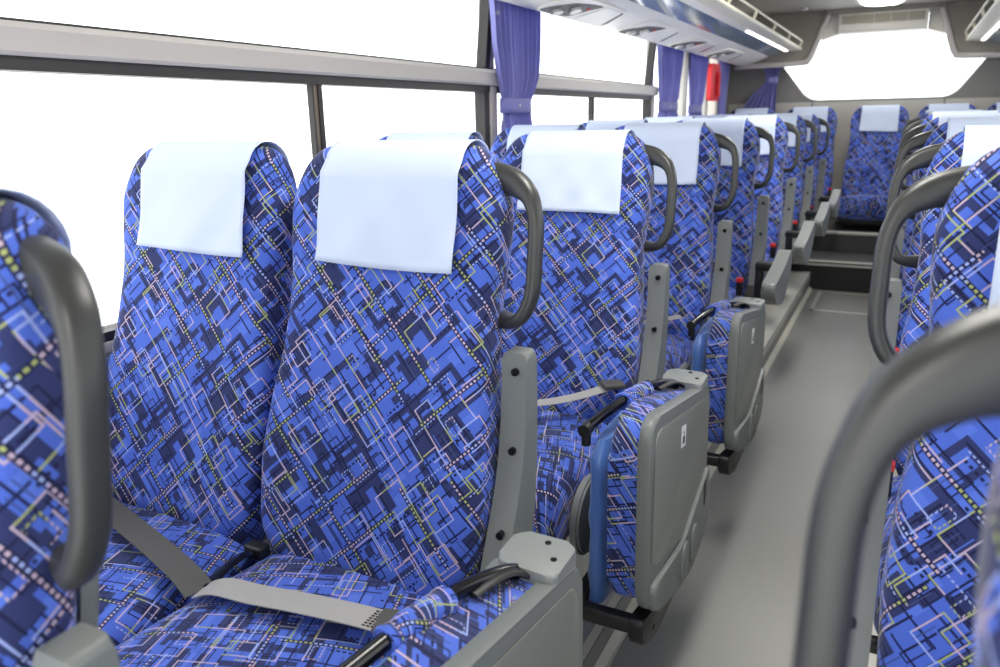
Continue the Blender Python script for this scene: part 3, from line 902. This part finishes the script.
# ------------------------------------------------------------------ curtains
def curtain(name, xc, ya, yb, prof, z0, z1, label, seed=1, tie=None, pleats=9, depth=.022, axis='y', group=None):
    """prof: list of (z, centre shift, half width factor). spans along y (or x) between ya..yb"""
    rnd = random.Random(seed); nu = pleats * 10 + 1; nv = 40
    ph = rnd.uniform(0, 6)
    w0 = (yb - ya)
    def fn(i, j):
        u = i / (nu - 1); z = z0 + (z1 - z0) * j / (nv - 1)
        c = interp([(a, b) for a, b, _ in prof], z); hw = interp([(a, d) for a, _, d in prof], z)
        t = ya + w0 * (.5 + c + (u - .5) * hw * 2 * .5)
        squeeze = max(.25, hw)
        wv = math.sin(u * pleats * 2 * math.pi + ph + .6 * math.sin(z * 6)) + .35 * math.sin(u * pleats * 4.3 * math.pi + 1.7 * ph)
        d = depth * wv * (.55 + .45 * squeeze) * (1 - .45 * (tie is not None and abs(z - tie) < .05))
        return Vector((xc + d, t, z)) if axis == 'y' else Vector((t, xc + d, z))
    bm, _ = grid_surface(fn, nu, nv, lambda i, j: (i / (nu - 1) * w0 * 1.8, (z1 - z0) * j / (nv - 1)))
    root = empty(name, (xc, (ya + yb) / 2, z0) if axis == 'y' else ((ya + yb) / 2, xc, z0), label, 'curtain', group)
    o = obj('cloth', bm, CURT, root, solid=.0015); o.matrix_parent_inverse = Matrix.Translation(-root.location)
    if tie is not None:
        c = interp([(a, b) for a, b, _ in prof], tie); hw = interp([(a, d) for a, _, d in prof], tie)
        yc = ya + w0 * (.5 + c); hh = w0 * hw * .5 + .004
        def band(i, j):
            a = 2 * math.pi * i / 32; z = tie + (-.028 + .056 * j / 3)
            p = (xc + math.sin(a) * (depth + .012), yc + math.cos(a) * hh * (1 if True else 1))
            return Vector((p[0], p[1], z)) if axis == 'y' else Vector((p[1], p[0], z))
        bm, _ = grid_surface(band, 32, 4, lambda i, j: (i * .01, j * .02), closed_u=True)
        t = obj('tie_band', bm, CURT, root, solid=.002); t.matrix_parent_inverse = Matrix.Translation(-root.location)
        bm = cyl((xc + depth + .014, yc - hh * .2, tie) if axis == 'y' else (yc, xc - depth - .014, tie), 'x' if axis == 'y' else 'y', .006, .004, n=12)
        st = obj('snap_button', bm, SILV, t)
        # (t carries the parent inverse; the button is built in the same frame)
    return root
CXX = XL + .034
PR = [(-.42, .02, .70), (-.2, .02, .66), (0, .01, .60), (.06, -.01, .58), (.11, .01, .68), (.18, .03, .85), (.3, .01, .95), (.45, .0, 1.0), (.7, 0, 1)]
curtain('window_curtain', CXX, 2.70, 3.14, PR, -.40, .66, 'purple-blue printed curtain tied at the window post behind the second row of seats', 1, tie=.055, depth=.016)
PR2 = [(-.42, 0, .95), (0, -.03, .74), (.06, -.03, .68), (.2, -.02, .8), (.4, 0, 1), (.7, 0, 1)]
curtain('window_curtain', CXX, 4.93, 5.55, PR2, -.02, .66, 'purple-blue tied curtain further back, left of the first slim cream window post', 2, tie=.065, depth=.016)
curtain('window_curtain', CXX, 5.72, 6.25, PR2, -.02, .66, 'purple-blue curtain hanging between two cream posts left of the red fitting', 3, tie=.05, pleats=7, depth=.016)
curtain('window_curtain', CXX, 6.72, 7.08, PR2, -.02, .66, 'narrow purple curtain in the left rear corner right of the red fitting', 4, pleats=5, depth=.016)
PR3 = [(-.3, -.15, .9), (.0, -.12, .80), (.15, .0, .55), (.28, .16, .22), (.34, .16, .30), (.42, .16, .42), (.6, .16, .5)]
curtain('rear_curtain', 7.20, -1.32, -.93, PR3, -.25, .42, 'dark blue curtain tied in beside the left edge of the rear window', 5, tie=.285, pleats=6, depth=.018, axis='x')
curtain('window_curtain', mx_(CXX), 6.72, 7.08, PR2, .10, .66, 'sliver of purple curtain in the right rear corner of the coach', 6, pleats=5, depth=.016)

# red emergency fitting on the left post
red = empty('emergency_handle', (XL + .04, 6.5, .25), 'bright red vertical emergency fitting on a cream window post at the left rear', 'emergency handle')
bm = prism(round_poly([(6.33, .115), (6.60, .115), (6.65, .15), (6.65, .36), (6.60, .395), (6.36, .395), (6.33, .36)], .03), 'x', XL + .028, XL + .066, r=.008)
for v in bm.verts: v.co -= red.location
obj('cover', bm, REDH, red)
bm = box(-.012, .012, -.10, -.06, -.1, .08, r=.004); 
for v in bm.verts: v.co += Vector((.045, .08, 0))
obj('grip', bm, REDH, red)

# ------------------------------------------------------------------ seats
ZR = [-.013, 0, 0, .010, .020, .028, .034, .038]
ORD = ['nearest', 'second', 'third', 'fourth', 'fifth', 'sixth', 'seventh', 'eighth']
ROWS = [.31, 1.07, 1.87, 2.67, 3.47, 4.37, 5.25, 6.10]
CXA, CXW = -.742, -1.185
protoA = make_seat('aisle', 1); protoW = make_seat('window', 1)
protoAR = make_seat('aisle', -1); protoWR = make_seat('window', -1)
used = set()
def place(proto, x, y, label, group, z=0):
    o = proto if proto.name not in used else copy_tree(proto)
    used.add(proto.name); o.location = (x, y, z); tag(o, label, 'coach seat', group); return o
covers = [cover_bm(k) for k in range(4)]
cmesh = []
for k, b in enumerate(covers):
    o = obj('headrest_cover', b, CLOTH, None, solid=.0016); cmesh.append(o)
cused = set(); ccount = 0
def cover(x, y, label, z=0):
    global ccount
    src = cmesh[ccount % 4]; ccount += 1
    if src.name in cused: o = src.copy(); C.objects.link(o)
    else: o = src; cused.add(src.name)
    o.location = (x, y, z); tag(o, label, 'headrest cover', 'white headrest covers'); return o

LOOKA = ['blurred aisle seat at the left edge of the picture, closest to the camera',
         'large aisle seat with full backrest, grey side cover and pale lap belt across its cushion',
         'left aisle seat behind the large front pair, its jump seat showing a blue satin side',
         'left aisle seat beside the smaller, more distant folded jump seat',
         'left aisle seat with the nearest of the four grey teardrop armrest panels',
         'left aisle seat with the second nearest grey teardrop armrest panel',
         'left aisle seat with the third nearest grey teardrop armrest panel',
         'last aisle seat of the left block, beside the floor steps']
LOOKW = [None, 'large window seat at the left with dark lap belt webbing lying across its cushion',
         'window seat directly behind the large front window seat, mostly hidden',
         'left window seat two rows behind the large front window seat',
         'left window seat three rows behind the large front window seat',
         'left window seat four rows behind the large front window seat',
         'left window seat five rows behind the large front window seat',
         'left window seat in the last row before the rear bench']
CLA = [None, 'white cover on the large front aisle seat, centre left of the picture',
       'white cover on the aisle seat directly behind the large front pair, with vertical creases',
       'white cover on the left block aisle seat two rows behind the large front pair',
       'white cover on the left block aisle seat three rows behind the large front pair',
       'white cover on the left block aisle seat four rows behind the large front pair',
       'white cover on the left block aisle seat five rows behind the large front pair',
       'white cover on the last left block aisle seat before the rear bench']
CLW = [None, 'white cover on the large front window seat against the bright window',
       'white cover on the window seat right behind the large front pair, below the tied curtain',
       'white cover on the left window seat two rows behind the large front pair',
       'white cover on the left window seat three rows behind the large front pair',
       'white cover on the left window seat four rows behind the large front pair',
       'white cover on the left window seat five rows behind the large front pair',
       'white cover on the last left window seat before the rear bench']
for r, y in enumerate(ROWS):
    zr = ZR[r]
    place(protoA, CXA, y, LOOKA[r], 'aisle seats of the left block', zr)
    cover(CXA, y, CLA[r] or 'white cover on the blurred seat at the far left edge', zr)
    if r:
        place(protoW, CXW, y, LOOKW[r], 'window seats of the left block', zr)
        cover(CXW, y, CLW[r], zr)
RA = ['blurred seat at the lower right corner behind a huge out-of-focus grab handle',
      'sharp right block seat with a tall loop grab handle, second from the camera',
      'right block aisle seat third from the camera, just behind the tall loop handle',
      'right block aisle seat fourth from the camera', 'right block aisle seat fifth from the camera',
      'right block aisle seat sixth from the camera', 'right block aisle seat seventh from the camera',
      'last right block aisle seat before the rear bench']
for r, y in enumerate(ROWS):
    place(protoAR, mx_(CXA), y, RA[r], 'aisle seats of the right block', max(0, ZR[r]))
    cover(mx_(CXA), y, 'white cover on the %s right block aisle seat counted from the camera' % ORD[r], max(0, ZR[r]))
    if r >= 3:
        place(protoWR, mx_(CXW), y, 'right block window seat in the %s row from the camera' % ORD[r], 'window seats of the right block', ZR[r])
        cover(mx_(CXW), y, 'white cover on the right block window seat in the %s row from the camera' % ORD[r], ZR[r])
# rear bench: five seats
protoB = make_seat('bench', 1, 'bench_seat')
BX = [-1.185, -.715, -.195, .275, .720]
BL_ = ['leftmost rear bench seat in the corner beside the rear curtain', 'rear bench seat second from the left, just left of the aisle end',
       'centre seat of the rear bench facing straight down the aisle', 'rear bench seat just right of the aisle end', 'rightmost rear bench seat in the right rear corner']
BC_ = ['white cover on the leftmost rear bench seat', 'white cover on the rear bench seat left of the aisle end', 'white cover on the centre rear bench seat facing down the aisle',
       'white cover on the rear bench seat right of the aisle end', 'white cover on the rightmost rear bench seat']
BY = 7.02
for k, x in enumerate(BX):
    o = place(protoB, x, BY, BL_[k], 'rear bench seats', .085); cover(x, BY, BC_[k], .085)

# ------------------------------------------------------------------ belts (parts of their seats)
seats = {o['label']: o for o in C.objects if o.get('category') == 'coach seat'}
front_w = seats[LOOKW[1]]; front_a = seats[LOOKA[1]]; second_a = seats[LOOKA[2]]
def belt(parent, pts, w, m, name='belt_strap', up=(0, 0, 1), twist=None):
    P = catmull(pts, 10); dirs = []
    for i in range(len(P)):
        d = (P[min(i + 1, len(P) - 1)] - P[max(i - 1, 0)]).normalized(); dirs.append(d.cross(Vector(up)).normalized())
    loc = Vector(parent.location)
    o = obj(name, strip_bm([p - loc for p in P], dirs, w), m, parent, smooth=False, solid=.0018); return o
belt(front_w, [(-1.36, .850, -.705), (-1.29, .828, -.690), (-1.17, .790, -.684), (-1.04, .752, -.684), (-.955, .728, -.690), (-.905, .712, -.700)], .047, BELTD)
bm = box(-.03, .03, -.022, .022, -.008, .008, r=.004); 
for v in bm.verts: v.co += Vector((-1.25 - front_w.location.x, .835 - 1.07, -.678))
b = belt(front_a, [(-.905, .716, -.699), (-.865, .720, -.684), (-.80, .724, -.681), (-.72, .734, -.678), (-.64, .745, -.678), (-.59, .752, -.680)], .047, BELTM)
loc = Vector((front_a.location))
# stitching zigzag and tongue at the free end
bm = bmesh.new()
for r_ in range(3):
    for k in range(7):
        t = -.018 + k * .006
        add_box(bm, -.0024, .0024, -.0012, .0012, -.0006, .0006)
        for v in bm.verts[-8:] if False else list(bm.verts)[-8:]:
            v.co += Vector((-.604 + r_ * .007 - loc.x, .7495 + t * .95 + r_ * .001 - loc.y, -.6780))
obj('stitching', bm, BLACK, b)
bm = box(-.030, .026, -.026, .026, -.005, .006, r=.004)
for v in bm.verts:
    x, y = v.co.x, v.co.y; a = R(14); v.co.x = x * math.cos(a) - y * math.sin(a); v.co.y = x * math.sin(a) + y * math.cos(a)
    v.co += Vector((-.564 - loc.x, .757 - loc.y, -.680))
obj('belt_tongue', bm, BELTD, front_a)
bm = box(-.011, .012, -.024, .024, -.007, .008, r=.003)
for v in bm.verts: v.co += Vector((-.541 - loc.x, .763 - loc.y, -.676))
obj('belt_tongue', bm, BLACK, front_a)
# black anchor straps in the gap between the front pair
bm = tube([Vector(p) - loc for p in catmull([(-.950, .900, -.745), (-.943, .865, -.725), (-.930, .82, -.706), (-.917, .765, -.701), (-.908, .722, -.701)], 5)], [(.011, .004)] * 21, n=8)
obj('anchor_strap', bm, BLKGL, front_a)
bm = box(-.020, .020, -.013, .013, -.012, .012, r=.004)
for v in bm.verts: v.co += Vector((-.940 - loc.x, .868 - loc.y, -.722))
obj('belt_buckle', bm, BLACK, front_a)
loc2 = Vector(second_a.location)
belt(second_a, [(-.90, 1.60, -.70), (-.82, 1.575, -.672), (-.73, 1.590, -.663), (-.66, 1.635, -.655), (-.60, 1.680, -.640), (-.575, 1.70, -.632)], .042, BELTM)
bm = box(-.030, .024, -.022, .022, -.006, .007, r=.004)
for v in bm.verts:
    x, y = v.co.x, v.co.y; a = R(38); v.co.x = x * math.cos(a) - y * math.sin(a); v.co.y = x * math.sin(a) + y * math.cos(a)
    v.co += Vector((-.570 - loc2.x, 1.700 - loc2.y, -.628))
obj('belt_tongue', bm, BELTD, second_a)
third_a = seats[LOOKA[3]]
belt(third_a, [(-.90, 2.40, -.70), (-.80, 2.38, -.668), (-.70, 2.41, -.655), (-.60, 2.47, -.640)], .042, BELTM)

# ------------------------------------------------------------------ folded jump seats (left block rows 1-3)
def make_jump():
    """row-local y, world z, world x; hangs on the aisle side"""
    root = empty('folding_jump_seat')
    # grey shell panel
    sh = round_poly([(-.668, -.500), (-.195, -.585), (-.180, -.93), (-.34, -.965), (-.655, -.895)], [.055, .03, .03, .05, .05], 6)
    s_ = obj('shell', prism(sh, 'x', -.358, -.333, r=.009, seg=4), GREY, root)
    fr = round_poly([(-.645, -.528), (-.215, -.606), (-.205, -.80), (-.40, -.862), (-.645, -.80)], [.045, .03, .01, .0, .03], 5)
    obj('shell_face', prism(fr, 'x', -.334, -.3305, r=.0025, seg=2), GREY_W, s_)
    lo = round_poly([(-.205, -.775), (-.192, -.935), (-.335, -.972), (-.47, -.950), (-.645, -.895), (-.645, -.835), (-.43, -.862)], [.02, .03, .03, .03, .05, .02, .03], 5)
    l_ = obj('lower_cover', prism(lo, 'x', -.340, -.322, r=.006, seg=3), GREY, root)
    bm = bmesh.new()
    for (yy, zz) in ((-.345, -.90), (-.425, -.90)):
        add_prism(bm, round_poly([(yy - .028, zz - .045), (yy - .018, zz + .035), (yy + .018, zz + .042), (yy + .028, zz - .038)], .02, 4), 'x', -.324, -.3175, r=.003, seg=2)
    obj('rib', bm, GREY, l_)
    obj('latch_slot', prism(round_poly([(-.262, -.802), (-.240, -.797), (-.236, -.828), (-.250, -.860), (-.256, -.832)], .004), 'x', -.326, -.3205), BLACK, l_)
    # white sticker with a small black symbol
    st = obj('warning_sticker', prism(round_poly([(-.462, -.588), (-.427, -.594), (-.427, -.640), (-.462, -.634)], .004), 'x', -.3315, -.3298), WHITE, s_)
    bm = bmesh.new()
    add_cyl(bm, (-.3295, -.4445, -.607), 'x', .0035, .0006, n=12)
    add_prism(bm, [(-.451, -.613), (-.438, -.614), (-.436, -.630), (-.453, -.628)], 'x', -.3298, -.3292)
    obj('symbol', bm, BLACK, st)
    # patterned pad
    pd = round_poly([(-.650, -.535), (-.50, -.530), (-.235, -.585), (-.225, -.90), (-.64, -.895)], [.06, .05, .05, .05, .05], 6)
    bm = bmesh.new(); 
    add_prism(bm, pd, 'x', -.418, -.354, r=.022, seg=5)
    uvl = bm.loops.layers.uv.new('UVMap')
    for f in bm.faces:
        for l in f.loops: l[uvl].uv = (l.vert.co.y + l.vert.co.x * .9, l.vert.co.z + l.vert.co.x * .6)
    obj('pad', bm, FAB_BACK, root)
    # satin covered folded seat
    def sat(i, j):
        a = 2 * math.pi * i / 40; z = -.585 - .335 * j / 20; e = 3
        c, s = math.cos(a), math.sin(a)
        tp = max(0, (3 - j) / 3) ** 2; hy = .165 - .03 * tp; hx = (.026 - .012 * tp) * (1 + .10 * math.sin(j * .9) + .08 * math.sin(j * 1.7 + i * .4))
        return Vector((-.449 + math.copysign(abs(c) ** (2 / e), c) * hx, -.46 + math.copysign(abs(s) ** (2 / e), s) * hy, z + (-.46 + hy * s + .2) * .0))
    bm, V = grid_surface(sat, 40, 21, closed_u=True); bm.faces.new(V[0][::-1]); bm.faces.new(V[-1])
    obj('satin_seat_cover', bm, SATIN, root)
    # rod and sleeve
    rod = catmull([(-.462, -.640, -.545), (-.447, -.56, -.536), (-.424, -.42, -.536), (-.400, -.31, -.556), (-.385, -.26, -.578)], 6)
    obj('pivot_rod', tube(rod, .0105, n=12), BLKGL, root)
    slv = catmull([(-.439, -.505, -.538), (-.431, -.46, -.538), (-.422, -.405, -.542)], 8)
    bm = tube(slv, [(.019 + .002 * math.sin(i), .017 + .0015 * math.sin(i * 1.3)) for i in range(len(slv))], n=16)
    bm.verts.index_update(); uvl = bm.loops.layers.uv.new('UVMap')
    for f in bm.faces:
        ks = [l.vert.index % 16 for l in f.loops]; w = max(ks) - min(ks) > 8
        for l in f.loops:
            k = l.vert.index % 16
            if w and k < 8: k += 16
            l[uvl].uv = (l.vert.index // 16 * .0095, k * .0071)
    obj('sleeve', bm, FAB_SEAT, root)
    obj('rod_end', add_cyl(cyl((-.462, -.645, -.546), 'y', .012, .022, n=14), (-.462, -.643, -.562), 'z', .009, .03, n=12), BLACK, root)
    strap = catmull([(-.405, -.375, -.548), (-.396, -.335, -.548), (-.386, -.302, -.554), (-.376, -.285, -.566)], 5)
    obj('leather_flap', tube(strap, [(.010, .004)] * len(strap), n=8), BLACK, root)
    # hinge block with two screws
    hb = round_poly([(-.425, -.280), (-.333, -.290), (-.335, -.200), (-.428, -.196)], [.022, .018, .022, .022], 8)
    bm = bmesh.new(); add_prism(bm, hb, 'z', -.600, -.557, r=.005, seg=3)
    h_ = obj('hinge_cover', bm, GREY_L, root)
    for (x, y) in ((-.375, -.215), (-.352, -.250)): obj('screw', cyl((x, y, -.5568), 'z', .0045, .002, n=14), SCREW, h_)
    # arm running to the bracket, bottom black frame
    bm = prism(round_poly([(-.26, -.605), (-.19, -.605), (-.15, -.70), (-.20, -.86), (-.29, -.86)], .02), 'x', -.460, -.425, r=.006)
    obj('hinge_arm', bm, GREY, root)
    bm = bmesh.new()
    add_box(bm, -.50, -.345, -.655, -.625, -.945, -.915, r=.006)
    add_prism(bm, round_poly([(-.665, -.905), (-.655, -.965), (-.55, -.995), (-.40, -.985), (-.36, -.955), (-.50, -.94)], .02), 'x', -.368, -.338, r=.005)
    add_box(bm, -.50, -.465, -.655, -.25, -.945, -.915, r=.006)
    bf = obj('base_frame', bm, BLACK, root)
    obj('screw', cyl((-.3375, -.585, -.965), 'x', .006, .003, n=14), SCREW, bf)
    return root
JL = ['folded jump seat at the bottom edge of the picture beside the large front aisle seat',
      'folded jump seat in full view, grey shell with white sticker and blue satin side',
      'smaller folded jump seat beside the third row, behind the one in full view']
jp = make_jump()
for k, y in enumerate(ROWS[1:4]):
    o = jp if k == 0 else copy_tree(jp)
    o.location = (0, y, 0); tag(o, JL[k], 'jump seat', 'folded jump seats along the aisle')

# ------------------------------------------------------------------ teardrop armrest panels (rows without jump seats)
def armrest_parts(seat, sx):
    """child parts; seat-local x outwards"""
    poly = round_poly([(-.64, -.610), (-.52, -.600), (-.36, -.578), (-.24, -.545), (-.18, -.550), (-.185, -.62), (-.26, -.69), (-.36, -.725), (-.50, -.715), (-.61, -.67)], [.03, .05, .05, .02, .02, .05, .05, .05, .05, .05], 5)
    obj('armrest_panel', mirror_bm(prism(poly, 'x', .335, .385, r=.016, seg=4), sx), GREY_L, seat)
    obj('armrest_arm', mirror_bm(add_box(box(.255, .34, -.27, -.235, -.63, -.595, r=.008), .255, .285, -.26, -.20, -.84, -.60, r=.008), sx), BLACK, seat)
for r in range(4, 8): armrest_parts(seats[LOOKA[r]], 1)
for r in range(4, 8): add_buckle(seats[LOOKA[r]], 1)
for r in range(2, 8): add_buckle(seats[RA[r]], -1)
for o in [o for o in C.objects if o.get('category') == 'coach seat' and o.name.startswith('bench')]: add_buckle(o, 1, .225)
